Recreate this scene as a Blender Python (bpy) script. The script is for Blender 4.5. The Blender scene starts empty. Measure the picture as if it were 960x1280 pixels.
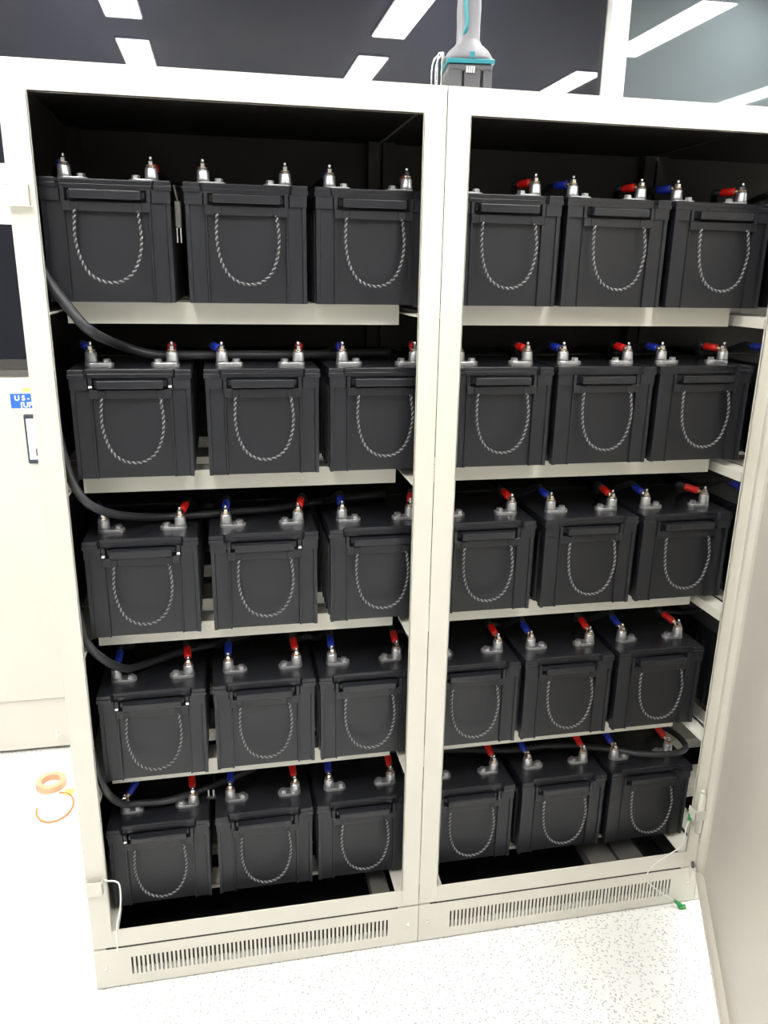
import bpy, bmesh, math, random
from mathutils import Vector, Matrix

random.seed(7)
scene = bpy.context.scene
COL = scene.collection
PI = math.pi

# ------------------------------------------------------------------ camera
cam_data = bpy.data.cameras.new('camera')
cam_data.sensor_fit = 'VERTICAL'
cam_data.sensor_height = 36.0
cam_data.lens = 985.733 * 36.0 / 1280.0
cam_data.clip_start = 0.02
cam = bpy.data.objects.new('camera', cam_data)
COL.objects.link(cam)
RT = Vector((0.98018666, -0.19736568, 0.01675996))
UP = Vector((0.04115047, 0.28567205, 0.95744353))
FW = Vector((0.19375435, 0.9377837, -0.28813362))
rot = Matrix((RT, UP, -FW)).transposed().to_4x4()
cam.matrix_world = Matrix.Translation((-0.4406, -1.6024, 1.6748)) @ rot
scene.camera = cam

# ------------------------------------------------------------------ world, exposure
w = bpy.data.worlds.new('world')
w.use_nodes = True
w.node_tree.nodes['Background'].inputs[0].default_value = (0.75, 0.85, 1.0, 1)
w.node_tree.nodes['Background'].inputs[1].default_value = 0.05
scene.world = w
scene.view_settings.view_transform = 'Standard'
scene.view_settings.look = 'None'
scene.view_settings.gamma = 1.0
scene.view_settings.use_curve_mapping = False
scene.view_settings.exposure = 1.15
STRIP_EMISSION = 22.0

# room numbers (metres); cabinet fronts lie in the plane y = 0, the seam of the two cabinets at x = 0
CEIL = 2.9
WALL_Y = 1.95
RX0, RX1, RY0 = -3.6, 4.4, -4.6


# ------------------------------------------------------------------ helpers
def material(name, color, rough=0.5, metal=0.0, noise=0.0, scale=8.0, bump=0.0, bump_scale=200.0, spec=0.5, emit=None, strength=0.0):
    m = bpy.data.materials.new(name)
    m.use_nodes = True
    nt = m.node_tree
    b = nt.nodes['Principled BSDF']
    b.inputs['Base Color'].default_value = (*color, 1)
    b.inputs['Roughness'].default_value = rough
    b.inputs['Metallic'].default_value = metal
    b.inputs['Specular IOR Level'].default_value = spec
    tc = nt.nodes.new('ShaderNodeTexCoord')
    if noise > 0:
        n = nt.nodes.new('ShaderNodeTexNoise')
        n.inputs['Scale'].default_value = scale
        n.inputs['Detail'].default_value = 5
        nt.links.new(tc.outputs['Object'], n.inputs['Vector'])
        r = nt.nodes.new('ShaderNodeValToRGB')
        r.color_ramp.elements[0].position = 0.3
        r.color_ramp.elements[1].position = 0.7
        r.color_ramp.elements[0].color = (*[c * (1 - noise) for c in color], 1)
        r.color_ramp.elements[1].color = (*[min(1, c * (1 + noise)) for c in color], 1)
        nt.links.new(n.outputs['Fac'], r.inputs['Fac'])
        nt.links.new(r.outputs['Color'], b.inputs['Base Color'])
    if bump > 0:
        n2 = nt.nodes.new('ShaderNodeTexNoise')
        n2.inputs['Scale'].default_value = bump_scale
        n2.inputs['Detail'].default_value = 3
        nt.links.new(tc.outputs['Object'], n2.inputs['Vector'])
        bp = nt.nodes.new('ShaderNodeBump')
        bp.inputs['Strength'].default_value = bump
        bp.inputs['Distance'].default_value = 0.001
        nt.links.new(n2.outputs['Fac'], bp.inputs['Height'])
        nt.links.new(bp.outputs['Normal'], b.inputs['Normal'])
    if emit:
        b.inputs['Emission Color'].default_value = (*emit, 1)
        b.inputs['Emission Strength'].default_value = strength
    return m


def floor_material():
    m = material('flecked_white_floor', (0.86, 0.86, 0.84), 0.38)
    nt = m.node_tree
    b = nt.nodes['Principled BSDF']
    tc = nt.nodes.new('ShaderNodeTexCoord')
    # warp the coordinates so the flecks come out as small irregular dashes
    warp = nt.nodes.new('ShaderNodeTexNoise'); warp.inputs['Scale'].default_value = 14
    nt.links.new(tc.outputs['Object'], warp.inputs['Vector'])
    mx = nt.nodes.new('ShaderNodeMix'); mx.data_type = 'VECTOR'
    mx.inputs['Factor'].default_value = 0.035
    nt.links.new(tc.outputs['Object'], mx.inputs[4])
    nt.links.new(warp.outputs['Color'], mx.inputs[5])
    last = None
    for k, (sx, sy, rotz, cut, shade) in enumerate(((90, 210, 0.5, 0.15, 0.86), (200, 100, 0.9, 0.14, 0.78), (130, 230, -0.7, 0.13, 0.92))):
        mp = nt.nodes.new('ShaderNodeMapping')
        mp.inputs['Scale'].default_value = (sx, sy, 1)
        mp.inputs['Rotation'].default_value = (0, 0, rotz)
        nt.links.new(mx.outputs[1], mp.inputs['Vector'])
        v = nt.nodes.new('ShaderNodeTexVoronoi'); v.inputs['Scale'].default_value = 0.62
        v.voronoi_dimensions = '2D'
        nt.links.new(mp.outputs['Vector'], v.inputs['Vector'])
        lt = nt.nodes.new('ShaderNodeMath'); lt.operation = 'LESS_THAN'
        lt.inputs[1].default_value = cut + 0.06
        nt.links.new(v.outputs['Distance'], lt.inputs[0])
        sep = nt.nodes.new('ShaderNodeSeparateColor')
        nt.links.new(v.outputs['Color'], sep.inputs['Color'])
        gt = nt.nodes.new('ShaderNodeMath'); gt.operation = 'GREATER_THAN'
        gt.inputs[1].default_value = 0.70
        nt.links.new(sep.outputs[0], gt.inputs[0])
        mu = nt.nodes.new('ShaderNodeMath'); mu.operation = 'MULTIPLY'
        nt.links.new(lt.outputs[0], mu.inputs[0]); nt.links.new(gt.outputs[0], mu.inputs[1])
        mc = nt.nodes.new('ShaderNodeMix'); mc.data_type = 'RGBA'
        nt.links.new(mu.outputs[0], mc.inputs['Factor'])
        if last is None:
            mc.inputs[6].default_value = (0.86, 0.86, 0.84, 1)
        else:
            nt.links.new(last.outputs[2], mc.inputs[6])
        mc.inputs[7].default_value = (shade * 0.62, shade * 0.62, shade * 0.63, 1)
        last = mc
    nt.links.new(last.outputs[2], b.inputs['Base Color'])
    return m


def braid_material():
    m = material('braided_black_sleeve', (0.02, 0.02, 0.022), 0.45)
    nt = m.node_tree
    b = nt.nodes['Principled BSDF']
    tc = nt.nodes.new('ShaderNodeTexCoord')
    wv = nt.nodes.new('ShaderNodeTexWave')
    wv.inputs['Scale'].default_value = 45
    wv.inputs['Distortion'].default_value = 3
    nt.links.new(tc.outputs['Object'], wv.inputs['Vector'])
    bp = nt.nodes.new('ShaderNodeBump')
    bp.inputs['Strength'].default_value = 0.25
    bp.inputs['Distance'].default_value = 0.002
    nt.links.new(wv.outputs['Fac'], bp.inputs['Height'])
    nt.links.new(bp.outputs['Normal'], b.inputs['Normal'])
    return m


M = {}
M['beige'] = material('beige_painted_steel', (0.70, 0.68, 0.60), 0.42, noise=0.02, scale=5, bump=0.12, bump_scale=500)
M['beige_door'] = material('beige_door_paint', (0.62, 0.59, 0.52), 0.40, noise=0.02, scale=3, bump=0.12, bump_scale=500)  # door beige, slightly darker than the frame
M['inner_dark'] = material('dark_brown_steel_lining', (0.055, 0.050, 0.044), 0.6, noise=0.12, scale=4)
M['base_shade'] = material('base_shade_black', (0.008, 0.008, 0.011), 0.6)  # near-black colour standing in for shade inside the open base
M['rail_gray'] = material('galvanised_grey_rail', (0.13, 0.125, 0.115), 0.5, 0.3, noise=0.1, scale=20)
M['case'] = material('black_battery_case_plastic', (0.0120, 0.0128, 0.0170), 0.38, noise=0.10, scale=14, bump=0.25, bump_scale=900)
M['lid'] = material('black_battery_lid_plastic', (0.0140, 0.0148, 0.0190), 0.26, noise=0.10, scale=14, bump=0.3, bump_scale=700)
M['lead'] = material('dull_silver_lead', (0.62, 0.62, 0.64), 0.36, 0.85, noise=0.12, scale=120)
M['bolt'] = material('bright_silver_bolt', (0.85, 0.84, 0.82), 0.2, 1.0)
M['copper'] = material('tinned_copper_lug', (0.75, 0.55, 0.40), 0.3, 1.0)
M['rope'] = material('grey_twisted_rope', (0.26, 0.26, 0.27), 0.34, noise=0.2, scale=300)
M['rope_dark'] = material('black_rope_strand', (0.02, 0.02, 0.022), 0.5)
M['cable'] = material('black_rubber_cable', (0.028, 0.029, 0.033), 0.42)
M['braid'] = braid_material()
M['red'] = material('red_vinyl_cap', (0.72, 0.012, 0.008), 0.35)
M['blue'] = material('blue_vinyl_cap', (0.012, 0.035, 0.42), 0.35)
M['green'] = material('green_terminal_cap', (0.02, 0.28, 0.07), 0.4)
M['white_plastic'] = material('white_plastic', (0.85, 0.85, 0.83), 0.4)
M['white_wire'] = material('white_wire_insulation', (0.80, 0.80, 0.76), 0.4)
M['floor'] = floor_material()
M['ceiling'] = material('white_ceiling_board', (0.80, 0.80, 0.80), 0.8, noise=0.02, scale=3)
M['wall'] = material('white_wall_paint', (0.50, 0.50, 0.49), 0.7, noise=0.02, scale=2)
M['mullion'] = material('white_window_frame', (0.82, 0.82, 0.82), 0.4)
M['glass_night'] = material('dark_window_glass', (0.011, 0.012, 0.019), 0.02, spec=0.55)
M['glass_grey'] = material('grey_window_glass', (0.075, 0.092, 0.100), 0.03, noise=0.04, scale=2, spec=0.6)  # right pane, greyer base colour than the left one
M['lamp'] = material('light_strip_diffuser', (0.9, 0.9, 0.9), 0.5, emit=(1.0, 0.985, 0.95), strength=STRIP_EMISSION)
M['lamp_body'] = material('white_lamp_housing', (0.8, 0.8, 0.8), 0.5)
M['cream'] = material('cream_painted_cabinet', (0.74, 0.71, 0.64), 0.45, noise=0.02, scale=3)
M['dark_glass'] = material('dark_tinted_panel', (0.007, 0.008, 0.014), 0.12)
M['dark_strip'] = material('charcoal_strip', (0.045, 0.042, 0.040), 0.5)
M['sticker_blue'] = material('blue_sticker', (0.03, 0.16, 0.62), 0.4)
M['sticker_white'] = material('white_sticker_print', (0.9, 0.9, 0.9), 0.5)
M['sticker_yellow'] = material('yellow_sticker', (0.85, 0.80, 0.18), 0.5)
M['screen_frame'] = material('dark_screen_bezel', (0.05, 0.06, 0.08), 0.35)
M['screen'] = material('pale_lit_screen', (0.5, 0.55, 0.6), 0.2, emit=(0.82, 0.92, 1.0), strength=0.55)
M['screen_line'] = material('grey_screen_line', (0.28, 0.34, 0.40), 0.3)
M['tool_gray'] = material('grey_tool_rubber', (0.15, 0.15, 0.165), 0.5, noise=0.05, scale=60)
M['tool_dark'] = material('dark_tool_plastic', (0.085, 0.085, 0.095), 0.4)
M['tool_teal'] = material('teal_tool_plastic', (0.015, 0.20, 0.24), 0.35)
M['wire_steel'] = material('polished_steel_wire', (0.9, 0.9, 0.9), 0.2, 1.0)
M['tape'] = material('tan_tape_roll', (0.75, 0.48, 0.30), 0.4)
M['orange'] = material('orange_cord', (0.80, 0.30, 0.12), 0.45)
M['gasket'] = material('dark_joint', (0.03, 0.028, 0.025), 0.8)


class MB:
    """collects shapes into one mesh"""
    def __init__(self):
        self.bm = bmesh.new()
        self.mi = 0

    def _faces(self, fs):
        for f in fs:
            f.material_index = self.mi

    def box(self, x0, x1, y0, y1, z0, z1, bevel=0.0, seg=1):
        t = bmesh.new()
        v = [t.verts.new((x, y, z)) for x in (x0, x1) for y in (y0, y1) for z in (z0, z1)]
        for q in ((0, 1, 3, 2), (4, 6, 7, 5), (0, 4, 5, 1), (2, 3, 7, 6), (0, 2, 6, 4), (1, 5, 7, 3)):
            t.faces.new([v[i] for i in q])
        if bevel > 0:
            bmesh.ops.bevel(t, geom=list(t.edges), offset=bevel, segments=seg, affect='EDGES', profile=0.5)
        self._merge(t)
        return self

    def _merge(self, t, mat=None):
        if mat:
            bmesh.ops.transform(t, matrix=mat, verts=t.verts)
        vm = {v: self.bm.verts.new(v.co) for v in t.verts}
        for f in t.faces:
            try:
                nf = self.bm.faces.new([vm[v] for v in f.verts])
                nf.material_index = self.mi
                nf.smooth = f.smooth
            except ValueError:
                pass
        t.free()

    def prism(self, pts, z0, z1, bevel=0.0, axis='z'):
        t = bmesh.new()
        def P(a, b, c):
            return (a, b, c) if axis == 'z' else ((a, c, b) if axis == 'y' else (c, a, b))
        lo = [t.verts.new(P(p[0], p[1], z0)) for p in pts]
        hi = [t.verts.new(P(p[0], p[1], z1)) for p in pts]
        n = len(pts)
        t.faces.new(lo[::-1]); t.faces.new(hi)
        for i in range(n):
            t.faces.new((lo[i], lo[(i + 1) % n], hi[(i + 1) % n], hi[i]))
        bmesh.ops.recalc_face_normals(t, faces=t.faces)
        if bevel > 0:
            es = [e for e in t.edges if (e.verts[0] in hi and e.verts[1] in hi)]
            bmesh.ops.bevel(t, geom=es, offset=bevel, segments=2, affect='EDGES', profile=0.5)
        self._merge(t)
        return self

    def tube(self, path, r, sides=10, closed=False, radii=None, smooth=True):
        pts = [Vector(p) for p in path]
        n = len(pts)
        t = bmesh.new()
        tang = []
        for i in range(n):
            a = pts[(i - 1) % n] if (closed or i > 0) else pts[i]
            b = pts[(i + 1) % n] if (closed or i < n - 1) else pts[i]
            tang.append((b - a).normalized())
        ref = Vector((0, 0, 1)) if abs(tang[0].z) < 0.9 else Vector((1, 0, 0))
        u = tang[0].cross(ref).normalized()
        rings = []
        for i in range(n):
            u = (u - tang[i] * u.dot(tang[i]))
            if u.length < 1e-6:
                u = tang[i].orthogonal()
            u.normalize()
            vv = tang[i].cross(u)
            rr = radii[i] if radii else r
            rings.append([t.verts.new(pts[i] + (u * math.cos(2 * PI * k / sides) + vv * math.sin(2 * PI * k / sides)) * rr) for k in range(sides)])
        m = n if closed else n - 1
        for i in range(m):
            A, B = rings[i], rings[(i + 1) % n]
            for k in range(sides):
                f = t.faces.new((A[k], A[(k + 1) % sides], B[(k + 1) % sides], B[k]))
                f.smooth = smooth
        if not closed:
            t.faces.new(rings[0][::-1]); t.faces.new(rings[-1])
        self._merge(t)
        return self

    def lathe(self, prof, cx, cy, sides=16, smooth=True):
        """prof: list of (radius, z)"""
        t = bmesh.new()
        rings = [[t.verts.new((cx + r * math.cos(2 * PI * k / sides), cy + r * math.sin(2 * PI * k / sides), z)) for k in range(sides)] for r, z in prof]
        for A, B in zip(rings, rings[1:]):
            for k in range(sides):
                f = t.faces.new((A[k], A[(k + 1) % sides], B[(k + 1) % sides], B[k]))
                f.smooth = smooth
        t.faces.new(rings[0][::-1]); t.faces.new(rings[-1])
        self._merge(t)
        return self

    def build(self, name, mats, parent=None, loc=(0, 0, 0), recalc=True):
        if recalc:
            bmesh.ops.recalc_face_normals(self.bm, faces=self.bm.faces)
        me = bpy.data.meshes.new(name)
        self.bm.to_mesh(me); self.bm.free()
        for m in (mats if isinstance(mats, (list, tuple)) else [mats]):
            me.materials.append(m)
        o = bpy.data.objects.new(name, me)
        COL.objects.link(o)
        o.location = loc
        if parent:
            o.parent = parent
        return o


def tag(o, label=None, cat=None, group=None, kind=None):
    if label: o['label'] = label
    if cat: o['category'] = cat
    if group: o['group'] = group
    if kind: o['kind'] = kind
    return o


def thing(name, label, cat, loc=(0, 0, 0), rz=0.0, group=None):
    o = bpy.data.objects.new(name, None)
    COL.objects.link(o)
    o.location = loc
    o.rotation_euler = (0, 0, rz)
    return tag(o, label, cat, group)


def copy_tree(o, parent=None):
    c = o.copy()
    COL.objects.link(c)
    if parent:
        c.parent = parent
    for ch in [k for k in bpy.data.objects if k.parent == o]:
        copy_tree(ch, c)
    return c


def smooth_path(pts, n=8):
    """Catmull-Rom through the points"""
    P = [Vector(p) for p in pts]
    P = [P[0] * 2 - P[1]] + P + [P[-1] * 2 - P[-2]]
    out = []
    for i in range(1, len(P) - 2):
        for k in range(n):
            t = k / n
            a, b, c, d = P[i - 1], P[i], P[i + 1], P[i + 2]
            out.append(0.5 * ((2 * b) + (c - a) * t + (2 * a - 5 * b + 4 * c - d) * t * t + (3 * b - a - 3 * c + d) * t ** 3))
    out.append(P[-2])
    return out


# ================================================================== THE SETTING
tag(MB().box(RX0, RX1, RY0, 3.0, -0.05, 0.0).build('floor', M['floor']), kind='structure')
tag(MB().box(RX0, RX1, RY0, WALL_Y + 0.1, CEIL, CEIL + 0.1).build('ceiling', M['ceiling']), kind='structure')
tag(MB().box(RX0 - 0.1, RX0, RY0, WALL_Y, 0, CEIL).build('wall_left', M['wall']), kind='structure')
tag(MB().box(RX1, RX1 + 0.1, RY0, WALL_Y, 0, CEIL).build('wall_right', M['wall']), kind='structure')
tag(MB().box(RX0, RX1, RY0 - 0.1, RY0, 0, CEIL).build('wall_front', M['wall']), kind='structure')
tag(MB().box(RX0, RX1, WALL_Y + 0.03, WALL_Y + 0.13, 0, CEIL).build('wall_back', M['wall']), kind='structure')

# the glazed partition along the back wall: window frames with dark panes
MULL = [-1.95, 1.22, 3.35]
WY = WALL_Y + 0.03
def window(idx, x0, x1, glass):
    f = MB()
    f.box(x0, x1, WALL_Y - 0.02, WY, 1.2, 1.25, 0.003)
    f.box(x0, x1, WALL_Y - 0.02, WY, CEIL - 0.035, CEIL, 0.003)
    fo = f.build('window_%d' % idx, M['mullion'])
    tag(fo, kind='structure')
    MB().box(x0 + 0.005, x1 - 0.005, WALL_Y, WALL_Y + 0.02, 1.25, CEIL - 0.035).build('window_pane', glass, fo)
window(1, RX0, 1.222, M['glass_night'])
window(2, 1.306, RX1, M['glass_grey'])
tag(MB().box(1.222, 1.306, WALL_Y - 0.05, WY, 0, CEIL, 0.004).build('trim_1', M['mullion']), kind='structure')
tag(MB().box(RX0, RX1, WALL_Y - 0.015, WY, 0, 0.1, 0.003).build('baseboard_back', M['mullion']), kind='structure')

# ------------------------------------------------------------------ ceiling light strips
SEG = [(0.84, 1.78), (-0.50, 0.43), (-1.83, -0.90)]
COLX = [(-2.20, 'far left'), (-0.85, 'second from left'), (0.50, 'third from left'), (1.85, 'fourth from left'), (3.20, 'fifth from left')]
ROWN = ['nearest the dark windows', 'over the cabinet fronts', 'over the aisle before the cabinets']
lamp0 = thing('ceiling_light', '', 'ceiling light', group='ceiling light strips')
MB().box(-0.095, 0.095, -0.475, 0.475, -0.012, 0.0, 0.002).build('housing', M['lamp_body'], lamp0)
MB().box(-0.085, 0.085, -0.465, 0.465, -0.018, -0.010).build('diffuser', M['lamp'], lamp0)
first = True
for cx, cn in COLX:
    for (y0, y1), rn in zip(SEG, ROWN):
        l = lamp0 if first else copy_tree(lamp0)
        first = False
        l.location = (cx, (y0 + y1) / 2, CEIL)
        l['label'] = 'white ceiling light strip %s, %s row' % (rn, cn)


# ================================================================== BATTERY CABINETS
CW = 0.80
ZK, ZI, ZT, H = 0.120, 0.168, 1.968, 2.0186
DEPTH = 0.70
SHELF_Z = [1.6145, 1.260, 0.901, 0.5357, 0.178]
SLN, SRN = 0.0485, 0.0455


def kick_panel(x0, x1, parent, sx0, sx1):
    """slotted plinth panel: solid rails with real slots between bars"""
    m = MB()
    zb, zt = 0.034, 0.086
    y0, y1 = -0.002, 0.0
    m.box(x0, x1, y0, y1, 0.004, zb)
    m.box(x0, x1, y0, y1, zt, ZK - 0.004)
    m.box(x0, sx0, y0, y1, zb, zt)
    m.box(sx1, x1, y0, y1, zb, zt)
    pitch = 0.0104
    n = int(round((sx1 - sx0) / pitch))
    pitch = (sx1 - sx0) / n
    for k in range(n):
        a = sx0 + k * pitch + pitch * 0.44
        m.box(a, sx0 + (k + 1) * pitch, y0, y1, zb, zt)
    # folded top and side lips
    m.box(x0, x1, y1, 0.02, ZK - 0.006, ZK - 0.004)
    kp = m.build('kick_panel', M['beige'], parent)
    for sx in (x0 + 0.025, x1 - 0.025):
        MB().lathe([(0.0052, 0), (0.0052, 0.0015), (0.003, 0.0028)], 0, 0, 12).build('screw', M['bolt'], kp)
        s = kp.children[-1]
        s.rotation_euler = (PI / 2, 0, 0)
        s.location = (sx, y0, 0.062)
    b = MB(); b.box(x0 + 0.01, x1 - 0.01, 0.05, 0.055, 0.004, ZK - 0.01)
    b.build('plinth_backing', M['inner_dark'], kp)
    return kp


def cabinet(x0, label, left_side, right_side):
    x1 = x0 + CW
    g = 0.0008
    c = thing('battery_cabinet', label, 'cabinet', (x0, 0, 0), group='steel battery cabinets joined side by side')
    X0, X1 = g, CW - g
    def part(name, mb, mat, par=None):
        return mb.build(name, mat, par or c)
    # front frame
    for a, b, s in ((X0, SLN, 1), (CW - SRN, X1, -1)):
        m = MB().box(a, b, 0.0, 0.002, ZK, H, 0.0006)
        if s > 0:
            m.box(b - 0.002, b, 0.0, 0.005, ZI, ZT)
        else:
            m.box(a, a + 0.002, 0.0, 0.005, ZI, ZT)
        part('stile', m, M['beige'])
    m = MB().box(SLN, CW - SRN, 0.0, 0.002, ZT, H)
    m.box(SLN, CW - SRN, 0.0, 0.006, ZT, ZT + 0.002)
    part('top_rail', m, M['beige'])
    m = MB().box(SLN, CW - SRN, 0.0, 0.004, ZK, ZI)
    part('bottom_rail', m, M['beige'])
    kick_panel(X0, X1, c, 0.085, 0.725)
    part('plinth_joint', MB().box(0.03, CW - 0.055, -0.0012, 0.003, ZK - 0.0034, ZK - 0.0006), M['gasket'])
    part('top_panel', MB().box(X0, X1, 0.002, DEPTH, H - 0.002, H), M['beige'])
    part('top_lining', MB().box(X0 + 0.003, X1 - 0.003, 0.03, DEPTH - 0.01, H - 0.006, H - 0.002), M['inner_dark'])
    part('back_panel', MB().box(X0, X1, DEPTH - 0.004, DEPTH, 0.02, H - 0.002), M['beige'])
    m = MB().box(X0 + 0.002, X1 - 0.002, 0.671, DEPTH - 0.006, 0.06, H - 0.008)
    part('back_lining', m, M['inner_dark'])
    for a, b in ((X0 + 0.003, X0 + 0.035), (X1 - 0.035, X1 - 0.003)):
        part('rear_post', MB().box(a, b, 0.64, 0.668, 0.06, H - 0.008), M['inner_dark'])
    part('base_shade_plate', MB().box(X0 + 0.003, X1 - 0.003, 0.06, DEPTH - 0.03, 0.012, 0.02), M['base_shade'])  # dark sheet added for the shade of the open cabinet base
    if left_side:
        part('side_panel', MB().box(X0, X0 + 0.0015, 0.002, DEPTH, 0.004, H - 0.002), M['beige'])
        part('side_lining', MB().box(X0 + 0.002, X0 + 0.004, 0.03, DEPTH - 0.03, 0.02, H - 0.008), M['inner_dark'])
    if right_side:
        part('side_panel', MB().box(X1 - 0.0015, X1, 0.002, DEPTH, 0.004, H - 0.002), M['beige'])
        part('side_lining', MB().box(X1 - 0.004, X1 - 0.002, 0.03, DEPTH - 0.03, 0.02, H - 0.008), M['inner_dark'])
    # shelves: side ledges and open cross beams
    LX0, LX1 = 0.060, CW - 0.0595
    for k, z in enumerate(SHELF_Z):
        m = MB()
        if k < 4:
            m.box(LX0, LX1, 0.118, 0.120, z - 0.044, z - 0.0005)
            m.box(LX0, LX1, 0.120, 0.178, z - 0.0025, z - 0.0005)
            m.box(LX0, LX1, 0.120, 0.130, z - 0.044, z - 0.042)
        else:
            m.box(LX0, LX1, 0.10, 0.160, z - 0.0025, z - 0.0005)
            m.box(LX0, LX1, 0.100, 0.102, z - 0.012, z - 0.0005)
        sh = part('shelf', m, M['beige'])
        part('rear_beam', MB().box(0.006, CW - 0.006, 0.25, 0.355, z - 0.0025, z - 0.0005).box(LX0, LX1, 0.25, 0.252, z - 0.035, z - 0.0025), M['beige'], sh)
        part('rear_beam', MB().box(0.006, CW - 0.006, 0.49, 0.60, z - 0.0025, z - 0.0005).box(LX0, LX1, 0.49, 0.492, z - 0.035, z - 0.0025), M['beige'], sh)
        zq = z - (0.018 if k < 4 else 0.012)
        lipr = 0.024 if (k < 3 and x0 == 0.0) else 0.004
        wd = 0.047 if k < 4 else 0.062
        for a, b, lip, lh in ((0.0055, wd, wd - 0.002, 0.004), (CW - wd, CW - 0.0055, CW - wd, lipr)):
            m = MB()
            m.box(a, b, 0.0065, 0.63, zq - 0.002, zq)
            m.box(lip, lip + 0.002, 0.0065, 0.63, zq - lh, zq - 0.002)
            part('side_ledge', m, M['beige'], sh)
    # floor rails of the base
    for a, b in (((0.686, 0.732),) if left_side else ((0.50, 0.575), (0.585, 0.655))):
        part('base_rail', MB().box(a, b, 0.032, 0.62, 0.13, 0.133).box(a, a + 0.002, 0.032, 0.62, 0.10, 0.13).box(b - 0.002, b, 0.032, 0.62, 0.10, 0.13), M['rail_gray'])
    return c


cab_l = cabinet(-0.80, 'open beige steel battery cabinet on the left, without its door, three batteries per shelf', True, False)
cab_r = cabinet(0.0, 'open beige steel battery cabinet on the right, its door swung out', False, False)
cab_n = cabinet(0.80, 'beige steel battery cabinet beyond the open door, mostly hidden behind it', False, True)


# hinge clips on the left stile of the left cabinet
def hinge_clip(x, z, name, parent, right=False):
    m = MB()
    m.box(x, x + 0.036, -0.016, -0.014, z, z + 0.036, 0.0006)
    m.box(x + 0.034, x + 0.036, -0.016, 0.0, z, z + 0.036)
    m.tube([(x + 0.002 + 0.006 * math.cos(a), -0.009 + 0.006 * math.sin(a), z + 0.018) for a in [k * PI / 5 for k in range(-3, 6)]], 0.0015, 6)
    for zz in (z, z + 0.036):
        m.tube([(x + 0.003 + 0.006 * math.cos(a), -0.009 + 0.006 * math.sin(a), zz) for a in [PI / 2 + k * PI / 5 for k in range(0, 7)]], 0.0014, 6)
    return m.build(name, M['beige'], parent)


hinge_clip(0.004, 0.288, 'hinge_clip', cab_l)
hinge_clip(0.004, 1.78, 'hinge_clip', cab_l)
m = MB()
m.box(0.744, 0.779, -0.030, -0.028, 0.292, 0.322, 0.0006)
m.box(0.744, 0.746, -0.030, 0.0, 0.292, 0.322)
m.box(0.777, 0.779, -0.030, -0.019, 0.292, 0.322)
m.build('hinge_clip', M['beige'], cab_r)


# ------------------------------------------------------------------ cabinet door, swung open about 64 degrees
door = thing('cabinet_door', 'beige steel cabinet door hinged at the far right, standing half open', 'door', (0.7825, -0.0125, 0.0), PI + math.radians(64))
# local x runs along the door from the hinge, local -y is the side facing the cabinets' interior
DW, DZ0, DZ1 = 0.785, 0.124, 1.995
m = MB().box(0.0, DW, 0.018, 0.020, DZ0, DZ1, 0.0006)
panel = m.build('door_panel', M['beige_door'], door)
m = MB()
m.box(0.0, 0.002, -0.004, 0.018, DZ0, DZ1)
m.prism([(0.0, -0.004), (0.011, -0.004), (0.017, -0.001), (0.020, 0.006), (0.023, 0.012), (0.030, 0.0165), (0.042, 0.018), (0.002, 0.0182)], DZ0, DZ1)
m.box(DW - 0.002, DW, -0.004, 0.018, DZ0, DZ1)
m.box(DW - 0.020, DW, -0.004, -0.002, DZ0, DZ1)
m.box(0.0, DW, -0.004, 0.018, DZ0, DZ0 + 0.002)
m.box(0.0, DW, -0.004, -0.002, DZ0, DZ0 + 0.012)
m.box(0.0, DW, -0.004, 0.018, DZ1 - 0.002, DZ1)
m.build('door_flange', M['beige_door'], door)
m = MB()
m.tube([(0.012, -0.012, 0.245), (0.012, -0.012, 0.372)], 0.0075, 12)
m.lathe([(0.0076, 0.372), (0.006, 0.377), (0.002, 0.380)], 0.012, -0.012, 12)
m.box(0.004, 0.020, -0.010, -0.004, 0.25, 0.36)
m.build('hinge_pin', M['beige'], door)
m = MB()
m.box(0.008, 0.034, -0.016, -0.004, 0.110, 0.140, 0.001)
m.build('door_stop', M['beige'], door)
MB().box(0.011, 0.026, -0.0155, -0.008, 0.1405, 0.152, 0.001).build('stop_pad', M['tool_dark'], door)

# ================================================================== BATTERIES
LEN = 0.50
HB = 0.2242


def terminal(sign, par):
    """cast terminal: post + foot; sign = side of the battery"""
    m = MB()
    px, py = sign * 0.081, 0.070
    fx = sign * 0.051
    t = HB
    # obround foot
    pts = []
    xa, xb = min(px, fx), max(px, fx)
    for k in range(9):
        a = PI / 2 + k * PI / 8
        pts.append((xa + 0.014 * math.cos(a), py + 0.014 * math.sin(a)))
    for k in range(9):
        a = -PI / 2 + k * PI / 8
        pts.append((xb + 0.014 * math.cos(a), py + 0.014 * math.sin(a)))
    m.prism(pts, t - 0.001, t + 0.007, 0.0015)
    m.lathe([(0.0135, t + 0.006), (0.0125, t + 0.012), (0.0120, t + 0.026), (0.0105, t + 0.029)], px, py, 18)
    o = m.build('terminal', M['lead'], par)
    b = MB()
    b.lathe([(0.0095, t + 0.0065), (0.0095, t + 0.0085), (0.0082, t + 0.0085), (0.0082, t + 0.0135), (0.0060, t + 0.0145)], fx, py, 6, False)
    b.build('foot_bolt', M['lead'], o)
    b = MB()
    b.lathe([(0.0088, t + 0.029), (0.0088, t + 0.0305)], px, py, 16)
    b.lathe([(0.0070, t + 0.034), (0.0070, t + 0.0405), (0.0058, t + 0.0415)], px, py, 6, False)
    b.lathe([(0.0036, t + 0.0415), (0.0036, t + 0.048), (0.0026, t + 0.0495)], px, py, 10)
    b.build('stud_nut', M['bolt'], o)
    return o


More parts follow.
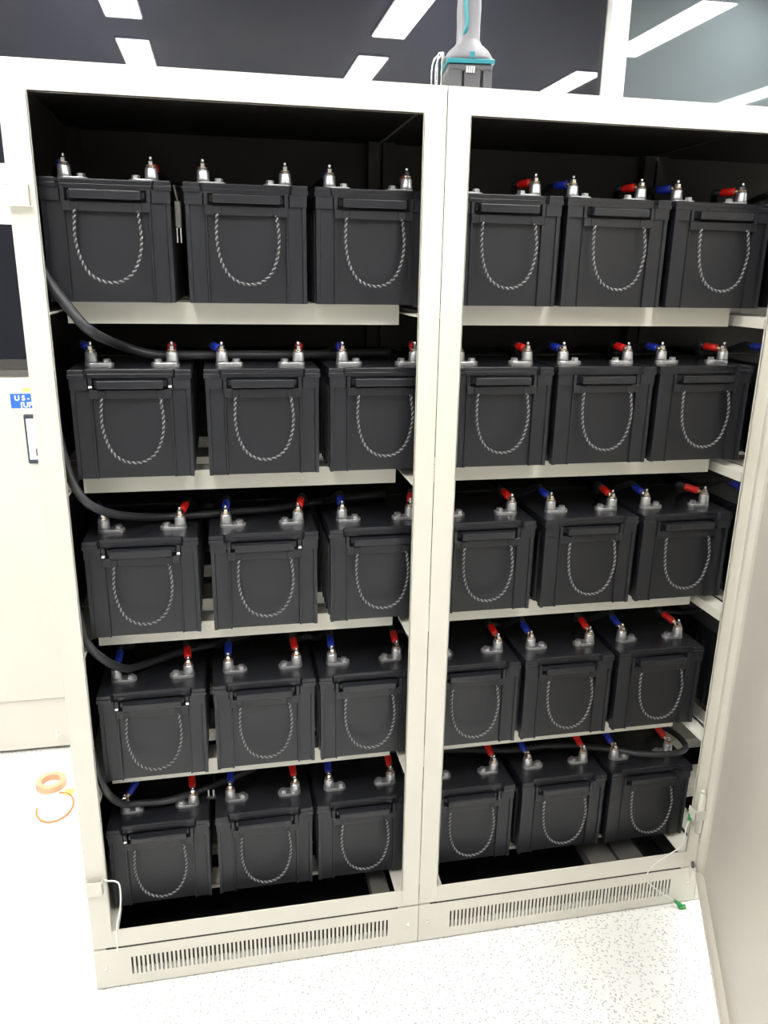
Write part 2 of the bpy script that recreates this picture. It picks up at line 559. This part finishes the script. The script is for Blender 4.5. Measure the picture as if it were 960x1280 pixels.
def rope_mesh():
    # U-shaped centre line, bulging a little away from the case
    ctrl = [(-0.057, -0.006, 0.167), (-0.0585, -0.008, 0.150), (-0.0595, -0.012, 0.122), (-0.055, -0.013, 0.090), (-0.043, -0.016, 0.060), (-0.024, -0.018, 0.043), (0.0, -0.019, 0.037),
            (0.025, -0.018, 0.042), (0.045, -0.016, 0.060), (0.057, -0.013, 0.090), (0.0610, -0.012, 0.122), (0.0590, -0.008, 0.150), (0.057, -0.006, 0.167)]
    path = smooth_path(ctrl, 18)
    L = [0.0]
    for a, b in zip(path, path[1:]):
        L.append(L[-1] + (b - a).length)
    m = MB()
    pitch = 0.0105
    for s in range(2):
        m.mi = s
        pts = []
        for i, p in enumerate(path):
            a = path[max(0, i - 1)]; b = path[min(len(path) - 1, i + 1)]
            t = (b - a).normalized()
            u = t.cross(Vector((0, 1, 0))).normalized()
            v = t.cross(u)
            an = 2 * PI * L[i] / pitch + s * PI
            pts.append(p + (u * math.cos(an) + v * math.sin(an)) * 0.00165)
        m.tube(pts, 0.00165, 6)
    return m


def make_battery():
    root = thing('battery', '', 'battery', group='black rope-handled batteries on the cabinet shelves')
    # case: plan outline with corner ribs, recessed side panels and ridges
    fy = 0.0075
    out = []
    front = [(-0.1165, 0.004), (-0.109, 0.004), (-0.108, fy), (-0.0805, fy), (-0.0795, 0.004), (-0.0765, 0.004), (-0.0755, fy + 0.003),
             (0.0755, fy + 0.003), (0.0765, 0.004), (0.0795, 0.004), (0.0805, fy), (0.108, fy), (0.109, 0.004), (0.1165, 0.004)]
    out += front
    right = []
    y = 0.022
    while y < LEN - 0.03:
        right += [(0.1165, y), (0.1105, y + 0.001), (0.1105, y + 0.024), (0.1165, y + 0.025), (0.1165, y + 0.031)]
        y += 0.035
    out += right
    out += [(0.1165, LEN - 0.006), (-0.1165, LEN - 0.006)]
    out += [(-x, yy) for x, yy in right[::-1]]
    m = MB().prism(out, 0.0, 0.184)
    # plain band under the lid, open in the middle behind the grip
    m.box(-0.1175, -0.0835, 0.002, 0.1, 0.184, 0.207)
    m.box(0.0835, 0.1175, 0.002, 0.1, 0.184, 0.207)
    m.box(-0.0835, 0.0835, 0.024, 0.1, 0.160, 0.207)
    m.box(-0.1175, 0.1175, 0.1, LEN - 0.005, 0.184, 0.207)
    # band the rope hangs from
    m.box(-0.0800, 0.0800, -0.0010, 0.026, 0.1655, 0.1835, 0.0010)
    for s in (-1, 1):
        m.box(s * 0.0775 - 0.0035, s * 0.0775 + 0.0035, 0.0005, 0.025, 0.1835, 0.207)
        m.box(s * 0.0565 - 0.0075, s * 0.0565 + 0.0075, -0.0030, 0.010, 0.1665, 0.1825, 0.001)
    m.build('case', M['case'], root)
    # lid with stepped rim and notch
    def rim(e, n):
        return [(-0.120 + e, 0.0 + e), (-0.088 - e, 0.0 + e), (-0.083 - e, n + e), (0.083 + e, n + e), (0.088 + e, 0.0 + e), (0.120 - e, 0.0 + e), (0.120 - e, LEN - e), (-0.120 + e, LEN - e)]
    m = MB()
    m.prism(rim(0.0, 0.011), 0.2060, 0.2150, 0.0012)
    m.prism(rim(0.0022, 0.0108), 0.2148, 0.2158)
    m.prism(rim(0.0012, 0.0108), 0.2157, HB, 0.0022)
    m.prism([(-0.108, 0.27), (0.108, 0.27), (0.108, LEN - 0.02), (-0.108, LEN - 0.02)], HB - 0.001, HB + 0.004, 0.0015)
    m.build('lid', M['lid'], root)
    m = MB().box(-0.0645, 0.0645, -0.0120, 0.010, 0.1868, 0.2035, 0.0020, 2)
    m.box(-0.070, 0.070, 0.006, 0.022, 0.190, 0.201)
    m.build('handle_grip', M['lid'], root)
    rope_mesh().build('rope_handle', [M['rope'], M['rope_dark']], root)
    terminal(-1, root)
    terminal(1, root)
    return root


ROWN5 = ['top', 'second', 'middle', 'fourth', 'bottom']
BX = {  # left edge of each battery per shelf (metres from the seam)
    0: [-0.762, -0.501, -0.248, 0.036, 0.286, 0.536],
    1: [-0.743, -0.479, -0.221, 0.044, 0.294, 0.544],
    2: [-0.747, -0.485, -0.221, 0.032, 0.294, 0.547],
    3: [-0.748, -0.494, -0.246, 0.018, 0.269, 0.523],
    4: [-0.756, -0.503, -0.254, 0.028, 0.287, 0.540],
}
R4X = 0.838
POSN = ['leftmost in the left cabinet', 'middle of three in the left cabinet', 'rightmost in the left cabinet by the centre post',
        'leftmost in the right cabinet by the centre post', 'middle of three in the right cabinet', 'rightmost in the right cabinet']
proto = make_battery()
used = False
slots = {}
for r in range(5):
    for i, x in enumerate(BX[r] + ([R4X] if r < 4 else [])):
        b = proto if not used else copy_tree(proto)
        used = True
        yo = 0.06 + random.uniform(-0.002, 0.003)
        b.location = (x + 0.12, yo, SHELF_Z[r])
        b.rotation_euler = (0, 0, 0)
        slots[(r, i)] = b
        if i < 6:
            b['label'] = 'black rope-handled battery on the %s shelf, %s' % (ROWN5[r], POSN[i])
        else:
            b['label'] = 'black battery on the %s shelf of the cabinet hidden beyond the open door' % ROWN5[r]
# small white dots at the grip ends of some batteries
for key, side in (((1, 0), (-1, 1)), ((2, 0), (-1, 1)), ((3, 0), (-1, 1)), ((4, 0), (-1,)), ((2, 1), (1,))):
    for s in side:
        p = MB().box(s * 0.0775 - 0.0035, s * 0.0775 + 0.0035, -0.0045, 0.0005, 0.1880, 0.1920, 0.0007).build('grip_dot', M['white_plastic'], slots[key])
        p['label'] = 'small white dot at a grip end'


# ================================================================== CABLES
def world_term(r, i, s):
    b = slots[(r, i)]
    return Vector((b.location.x + s * 0.081, b.location.y + 0.070, SHELF_Z[r] + HB))


def end_cap(t, d, color, parent, down=-0.10):
    """lug eye on the stud, then a coloured sleeve pointing along d; returns cable start and direction"""
    d = Vector((d[0], d[1], down)).normalized()
    o = Vector((t.x, t.y, t.z + 0.0325))
    m = MB()
    m.lathe([(0.0095, o.z - 0.0015), (0.0095, o.z + 0.0012)], o.x, o.y, 14)
    m.tube([o + d * 0.006, o + d * 0.014, o + d * 0.020], 0.0045, 8, radii=[0.003, 0.0052, 0.0055])
    m.build('cable_lug', M['copper'], parent)
    s0 = o + d * 0.0165
    s1 = s0 + d * 0.034
    m = MB().tube([s0, s0 + d * 0.002, s1 - d * 0.003, s1], 0.0085, 14, radii=[0.0070, 0.0085, 0.0088, 0.0080])
    m.build(color + '_sleeve', M[color], parent)
    return s1 - d * 0.002, d


TILT = [-0.02, 0.08, 0.20, 0.34, 0.40]


def jumper(r, i, j, label, ang_a=0.0, ang_b=0.0, lift=0.0):
    a = world_term(r, i, 1); b = world_term(r, j, -1)
    c = thing('jumper_cable', label, 'cable', (0, 0, 0), group='short jumper cables between batteries')
    pa, da = end_cap(a, (math.sin(ang_a), math.cos(ang_a)), 'red', c, TILT[r])
    pb, db = end_cap(b, (math.sin(ang_b), math.cos(ang_b)), 'blue', c, TILT[r])
    zl = a.z + 0.006
    mid = (pa + pb) / 2
    q = [pa, pa + da * 0.02, Vector((pa.x * 0.75 + pb.x * 0.25, pa.y + 0.075, zl + 0.006 + lift)), Vector((mid.x, pa.y + 0.09, zl + 0.004 + lift)),
         Vector((pa.x * 0.25 + pb.x * 0.75, pa.y + 0.075, zl + 0.006 + lift)), pb + db * 0.02, pb]
    MB().tube(smooth_path(q, 6), 0.0075, 10).build('cable', M['cable'], c)
    return c


PAIR = ['the first and second batteries from the left', 'the second and third batteries from the left', 'the two batteries beside the centre post',
        'the fourth and fifth batteries from the left', 'the fifth and sixth batteries from the left', 'the last battery to one beyond the door']
for r in range(5):
    for i in range(6 if r < 4 else 5):
        aa = {0: (0.10, 0.0), 1: (0.12, 0.0), 2: (0.25, 0.05)}.get(r, (0.02, -0.02))
        if i == 0 and r == 1: aa = (-0.05, -0.35)
        if r >= 3 and i < 2: aa = (-0.08, 0.04)
        if i >= 3: aa = (-0.38, -0.42) if r == 0 else (-0.10, -0.14)
        if i == 5: aa = (-0.85 if r == 2 else -0.45, -0.55)
        jumper(r, i, i + 1, 'black jumper cable on the %s shelf, joining %s' % (ROWN5[r], PAIR[i]), *aa)
# first left terminal of each shelf: a blue sleeved lead that runs back along the side
for r, ang in enumerate((-0.3, -0.40, -0.30, 0.1, 0.55)):
    a = world_term(r, 0, -1)
    c = thing('end_lead', 'blue sleeved lead on the leftmost battery of the %s shelf' % ROWN5[r], 'cable', group='blue sleeved end leads at the left side')
    pa, da = end_cap(a, (math.sin(ang), math.cos(ang)), 'blue', c, TILT[r] + 0.05)
    q = [pa, pa + da * 0.02, Vector((-0.765, a.y + 0.14, a.z + 0.02)), Vector((-0.765, a.y + 0.30, a.z + 0.014))] if r < 3 else [pa, pa + da * 0.02, Vector((a.x + 0.02, a.y + 0.15, a.z + 0.016)), Vector((a.x - 0.01, a.y + 0.30, a.z + 0.016))]
    MB().tube(smooth_path(q, 6), 0.0062, 10).build('cable', M['cable'], c)

# heavy cables dropping from shelf to shelf at the left, and one on the bottom shelf at the right
def heavy(name, pts, r, label, mat='cable', cat='cable', extra=None):
    o = MB().tube(smooth_path(pts, 8), r, 12).build(name, M[mat])
    tag(o, label, cat)
    return o


zl = [z + HB for z in SHELF_Z]
heavy('power_cable', [(-0.770, 0.052, 1.70), (-0.762, 0.044, 1.665), (-0.722, 0.030, 1.606), (-0.684, 0.034, 1.560), (-0.640, 0.150, 1.522), (-0.586, 0.178, 1.503), (-0.52, 0.186, 1.500), (-0.401, 0.19, 1.500), (-0.314, 0.19, 1.500), (-0.20, 0.22, 1.499), (-0.05, 0.26, 1.499)], 0.0100,
      'thick black cable sweeping from the left stile down across the second shelf from the top')
heavy('power_cable', [(-0.768, 0.052, 1.36), (-0.758, 0.046, 1.30), (-0.746, 0.040, 1.255), (-0.718, 0.040, 1.212), (-0.672, 0.100, 1.170), (-0.600, 0.172, 1.140), (-0.522, 0.185, 1.137), (-0.413, 0.203, 1.137), (-0.338, 0.212, 1.137), (-0.218, 0.257, 1.137), (-0.047, 0.308, 1.137)], 0.0090,
      'thick black cable sweeping from the left stile down onto the middle shelf')
heavy('power_cable', [(-0.770, 0.05, 1.02), (-0.762, 0.046, 0.95), (-0.752, 0.040, 0.905), (-0.724, 0.044, 0.862), (-0.690, 0.110, 0.800), (-0.655, 0.162, 0.778), (-0.58, 0.215, 0.776), (-0.504, 0.247, 0.776), (-0.40, 0.30, 0.776)], 0.0090,
      'thick black cable dropping past the left stile onto the fourth shelf')
heavy('power_cable', [(-0.770, 0.05, 0.66), (-0.763, 0.046, 0.61), (-0.756, 0.042, 0.57), (-0.738, 0.044, 0.515), (-0.718, 0.110, 0.437), (-0.682, 0.125, 0.424), (-0.615, 0.122, 0.4245), (-0.539, 0.157, 0.420), (-0.479, 0.186, 0.418), (-0.40, 0.23, 0.418)], 0.0085,
      'thick black cable dropping past the left stile onto the bottom shelf')
t = world_term(4, 5, 1)
pc = thing('power_cable', 'thick black cable lying across the bottom shelf batteries of the right cabinet', 'cable')
pe, de = end_cap(t, (-0.30, 0.95), 'red', pc, 0.5)
q = [(0.02, 0.24, 0.417), (0.13, 0.225, 0.417), (0.304, 0.191, 0.417), (0.397, 0.196, 0.417), (0.491, 0.180, 0.417), (0.59, 0.139, 0.419), (0.645, 0.104, 0.424), (0.722, 0.092, 0.422), (0.772, 0.102, 0.420), (0.797, 0.130, 0.418), (0.800, 0.180, 0.418), (0.775, 0.225, 0.424), (0.738, 0.225, 0.436), tuple(pe + de * 0.02), tuple(pe)]
MB().tube(smooth_path(q, 8), 0.0085, 12).build('cable', M['cable'], pc)

# sensor plug hanging between the first two batteries of the top shelf, and one on the bottom shelf
sp = thing('sensor_lead', 'small grey sensor plug on a wire between two top shelf batteries', 'cable', (-0.512, 0.075, 1.70))
MB().box(-0.006, 0.006, 0.0, 0.012, 0.055, 0.105, 0.002).build('plug', M['rail_gray'], sp)
MB().tube(smooth_path([(0, 0.006, 0.105), (-0.004, 0.012, 0.125), (-0.006, 0.035, 0.1345), (-0.012, 0.06, 0.1335)], 6), 0.0022, 8).build('wire', M['rail_gray'], sp)
for s in (-1, 1):
    MB().box(s * 0.0035 - 0.0012, s * 0.0035 + 0.0012, 0.002, 0.004, 0.028, 0.056).build('pin', M['bolt'], sp)
sc = thing('cable_clip', 'tiny white twin pin clip between the first two bottom shelf batteries', 'clip', (-0.512, 0.150, SHELF_Z[4] + HB + 0.002))
MB().box(-0.012, 0.012, -0.004, 0.004, -0.006, 0.0).build('clip_base', M['tool_dark'], sc)
for s in (-1, 1):
    MB().box(s * 0.006 - 0.002, s * 0.006 + 0.002, -0.002, 0.002, 0.0, 0.018, 0.0006).build('pin', M['white_plastic'], sc)

# ground wires with green terminals
gw = thing('ground_wire', 'thin white ground wire with green terminals hanging at the right stile', 'wire', (0, 0, 0))
q = [(0.747, -0.006, 0.292), (0.742, -0.010, 0.283), (0.733, -0.014, 0.260), (0.735, -0.014, 0.216), (0.723, -0.014, 0.199), (0.685, -0.016, 0.179), (0.650, -0.016, 0.155), (0.636, -0.016, 0.134), (0.637, -0.016, 0.107), (0.668, -0.016, 0.073), (0.719, -0.016, 0.032), (0.735, -0.018, 0.020)]
MB().tube(smooth_path(q, 6), 0.0017, 8).build('wire', M['white_wire'], gw)
MB().tube([(0.7465, -0.004, 0.298), (0.7455, -0.007, 0.290), (0.741, -0.010, 0.281)], 0.0045, 10).build('green_cap', M['green'], gw)
m = MB().tube([(0.728, -0.017, 0.026), (0.740, -0.019, 0.016), (0.748, -0.020, 0.011)], 0.005, 10, radii=[0.0035, 0.0055, 0.005])
m.box(0.744, 0.762, -0.024, -0.018, 0.006, 0.009).box(0.744, 0.760, -0.030, -0.026, 0.004, 0.007)
m.box(0.740, 0.748, -0.030, -0.016, 0.0035, 0.011, 0.001)
m.build('green_cap', M['green'], gw)
lw = MB().tube(smooth_path([(-0.765, 0.008, 0.316), (-0.750, -0.008, 0.321), (-0.732, -0.012, 0.320), (-0.723, -0.013, 0.306), (-0.725, -0.013, 0.254), (-0.738, -0.014, 0.190), (-0.742, -0.014, 0.12)], 8), 0.0020, 8).build('ground_wire', M['white_wire'])
tag(lw, 'thin white ground wire hanging from the left stile of the left cabinet', 'wire')

# ================================================================== CORDLESS TOOL ON THE CABINET TOP
tl = thing('cordless_drill', 'grey and teal cordless drill standing on its battery on the cabinet top', 'drill', (0.055, 0.065, H), math.radians(-8))
m = MB()
for a, b in ((-0.042, -0.016), (-0.011, 0.020), (0.026, 0.043)):
    m.prism([(a, -0.040), (b, -0.040), (b, 0.055), (a, 0.055)], 0.0, 0.036, 0.003)
m.box(-0.041, 0.041, -0.030, 0.055, 0.002, 0.040, 0.003)
m.box(-0.043, 0.043, -0.042, 0.057, 0.034, 0.046, 0.003)
bp = m.build('battery_pack', M['tool_dark'], tl)
for k in range(5):
    MB().box(-0.008 + k * 0.0045, -0.0055 + k * 0.0045, -0.0435, -0.041, 0.030, 0.041).build('release_rib', M['white_plastic'], bp)
MB().lathe([(0.0045, 0), (0.0045, 0.002)], 0, 0, 12).build('charge_button', M['white_plastic'], bp)
bb = bp.children[-1]; bb.rotation_euler = (PI / 2, 0, 0); bb.location = (0.004, -0.0405, 0.022)
m = MB().prism([(-0.046, -0.044), (0.046, -0.044), (0.046, 0.056), (-0.046, 0.056)], 0.046, 0.054, 0.002)
m.build('teal_trim', M['tool_teal'], tl)
# flared foot and handle lofted from rounded sections
def loft(secs, n=20):
    m = MB()
    t = bmesh.new()
    rings = []
    for (z, cx, cy, rx, ry) in secs:
        ring = []
        for k in range(n):
            a = 2 * PI * k / n
            ca, sa = math.cos(a), math.sin(a)
            e = 0.6
            ring.append(t.verts.new((cx + rx * math.copysign(abs(ca) ** e, ca), cy + ry * math.copysign(abs(sa) ** e, sa), z)))
        rings.append(ring)
    for A, B in zip(rings, rings[1:]):
        for k in range(n):
            f = t.faces.new((A[k], A[(k + 1) % n], B[(k + 1) % n], B[k])); f.smooth = True
    t.faces.new(rings[0][::-1]); t.faces.new(rings[-1])
    m._merge(t)
    return m
loft([(0.053, 0, 0.006, 0.049, 0.050), (0.060, 0, 0.006, 0.048, 0.049), (0.072, 0, 0.006, 0.040, 0.044), (0.084, 0, 0.006, 0.026, 0.034), (0.094, 0, 0.006, 0.0215, 0.029),
      (0.120, 0, 0.006, 0.0215, 0.026), (0.150, 0, 0.008, 0.0225, 0.026), (0.185, 0, 0.010, 0.021, 0.027), (0.215, 0, 0.010, 0.022, 0.030)]).build('handle', M['tool_gray'], tl)
m = MB().tube(smooth_path([(-0.012, -0.0135, 0.095), (-0.010, -0.0195, 0.105), (-0.007, -0.020, 0.120), (-0.010, -0.0175, 0.150), (-0.013, -0.0150, 0.185)], 6), 0.0042, 8)
m.build('teal_stripe', M['tool_teal'], tl)
MB().box(-0.002, 0.007, -0.046, -0.036, 0.054, 0.066, 0.001).build('lamp_switch', M['tool_teal'], tl)
m = MB()
m.tube([(0, -0.06, 0.245), (0, -0.04, 0.245), (0, 0.06, 0.245), (0, 0.075, 0.245)], 0.03, 20, radii=[0.026, 0.032, 0.032, 0.024])
m.build('motor_housing', M['tool_teal'], tl)
MB().tube([(0, -0.06, 0.245), (0, -0.075, 0.245), (0, -0.105, 0.245), (0, -0.112, 0.245)], 0.02, 16, radii=[0.022, 0.021, 0.018, 0.008]).build('chuck', M['tool_dark'], tl)
m = MB()
for dx, dy in ((0.0, 0.0), (0.007, 0.008)):
    m.tube(smooth_path([(-0.052 - dx, -0.020 + dy, 0.066), (-0.062 - dx, -0.020 + dy, 0.050), (-0.064 - dx, -0.020 + dy, 0.010), (-0.058 - dx, -0.020 + dy, 0.003), (-0.053 - dx, -0.020 + dy, 0.010), (-0.052 - dx, -0.020 + dy, 0.066), (-0.048, -0.018, 0.058)], 6), 0.0018, 6)
m.build('belt_hook', M['wire_steel'], tl)

# ================================================================== NEIGHBOUR EQUIPMENT AT THE LEFT
ux0, ux1, uy0, uy1, uz = -2.30, -0.90, 1.08, 1.86, 1.97
up = thing('equipment_cabinet', 'cream equipment cabinet with dark upper panel and touch screen behind the left cabinet', 'cabinet', (0, 0, 0))
m = MB()
m.box(ux0, ux1, uy0 + 0.004, uy1, 0.03, uz, 0.003)
m.build('body', M['cream'], up)
MB().box(ux0 + 0.01, ux1 - 0.01, uy0 + 0.03, uy1 - 0.01, 0.0, 0.032).build('plinth', M['dark_strip'], up)
MB().box(ux0 + 0.002, ux1 - 0.002, uy0, uy0 + 0.006, 0.012, 0.208, 0.001).build('lower_cover', M['cream'], up)
dp = MB().box(ux0 + 0.002, ux1 - 0.002, uy0 - 0.012, uy0 + 0.004, 0.214, 1.345, 0.002).build('door', M['cream'], up)
MB().box(ux0 + 0.002, ux1 - 0.002, uy0 - 0.004, uy0 + 0.004, 1.349, 1.368, 0.001).build('ledge', M['rail_gray'], up)
wp = MB().box(ux0 + 0.03, ux1 - 0.03, uy0 - 0.003, uy0 + 0.004, 1.371, 1.80, 0.001).build('window_panel', M['dark_glass'], up)
MB().box(ux0 + 0.03, ux1 - 0.03, uy0 - 0.005, uy0 - 0.002, 1.372, 1.402).build('lower_strip', M['dark_strip'], wp)
yd = uy0 - 0.012
sk = MB().box(-1.100, -0.95, yd - 0.001, yd, 1.2495, 1.2955).build('name_sticker', M['sticker_blue'], up)
sk['label'] = 'blue sticker with white lettering'
def text(body, size, x, y, z, mat, parent, name):
    cu = bpy.data.curves.new(name, 'FONT')
    cu.body = body; cu.size = size; cu.extrude = 0.0003; cu.offset = 0.0008
    cu.align_x = 'LEFT'
    tmp = bpy.data.objects.new('tmp', cu)
    me = bpy.data.meshes.new_from_object(tmp)
    bpy.data.objects.remove(tmp)
    o = bpy.data.objects.new(name, me)
    COL.objects.link(o)
    o.rotation_euler = (PI / 2, 0, 0); o.location = (x, y, z)
    o.data.materials.clear(); o.data.materials.append(mat); o.parent = parent
    return o
text('U S -', 0.022, -1.088, yd - 0.0013, 1.2745, M['sticker_white'], sk, 'lettering')
text('[UPS', 0.023, -1.072, yd - 0.0013, 1.2525, M['sticker_white'], sk, 'lettering')
MB().box(-1.062, -1.030, yd - 0.001, yd, 1.303, 1.312).build('yellow_sticker', M['sticker_yellow'], up)
tb = MB().box(-1.067, -0.94, yd - 0.006, yd, 1.070, 1.230, 0.003).build('touch_screen', M['screen_frame'], up)
MB().box(-1.060, -0.947, yd - 0.0075, yd - 0.006, 1.084, 1.216).build('display', M['screen'], tb)
for z in (1.172, 1.128):
    MB().box(-1.060, -0.947, yd - 0.0082, yd - 0.0074, z, z + 0.0015).build('display_line', M['screen_line'], tb)
MB().box(-1.040, -1.015, yd - 0.0082, yd - 0.0074, 1.095, 1.120).build('display_icon', M['dark_strip'], tb)
for x, z in ((-1.052, 1.206), (-1.040, 1.196), (-1.050, 1.184)):
    MB().box(x, x + 0.005, yd - 0.0082, yd - 0.0074, z, z + 0.004).build('display_mark', M['screen_line'], tb)
MB().box(-1.078, -1.072, yd - 0.022, yd, 0.062, 0.085, 0.001).build('latch_tab', M['white_plastic'], up)

# tape roll and orange cord loop on the floor by the equipment cabinet
m = MB()
t = bmesh.new()
n = 28
prof = [(0.030, 0.0), (0.048, 0.0), (0.048, 0.022), (0.030, 0.022)]
rings = [[t.verts.new((r_ * math.cos(2 * PI * k / n), r_ * math.sin(2 * PI * k / n), z)) for r_, z in prof] for k in range(n)]
for k in range(n):
    A, B = rings[k], rings[(k + 1) % n]
    for j in range(4):
        t.faces.new((A[j], B[j], B[(j + 1) % 4], A[(j + 1) % 4]))
m._merge(t)
tag(m.build('tape_roll', M['tape'], loc=(-1.065, 0.86, 0.0)), 'tan tape roll lying on the white floor left of the cabinets', 'tape roll')
oc = MB().tube([(-1.03 + 0.055 * math.cos(a), 0.735 + 0.075 * math.sin(a), 0.0035) for a in [k * 2 * PI / 36 for k in range(-18, 10)]], 0.0032, 8).build('cord_loop', M['orange'])
tag(oc, 'loop of orange cord on the floor in front of the tan tape roll', 'cord')
yt = MB().box(-1.015, -0.985, 0.795, 0.825, 0.0, 0.004, 0.001).build('yellow_tag', M['sticker_yellow'])
tag(yt, 'small yellow tag on the floor between tape roll and orange cord', 'tag')
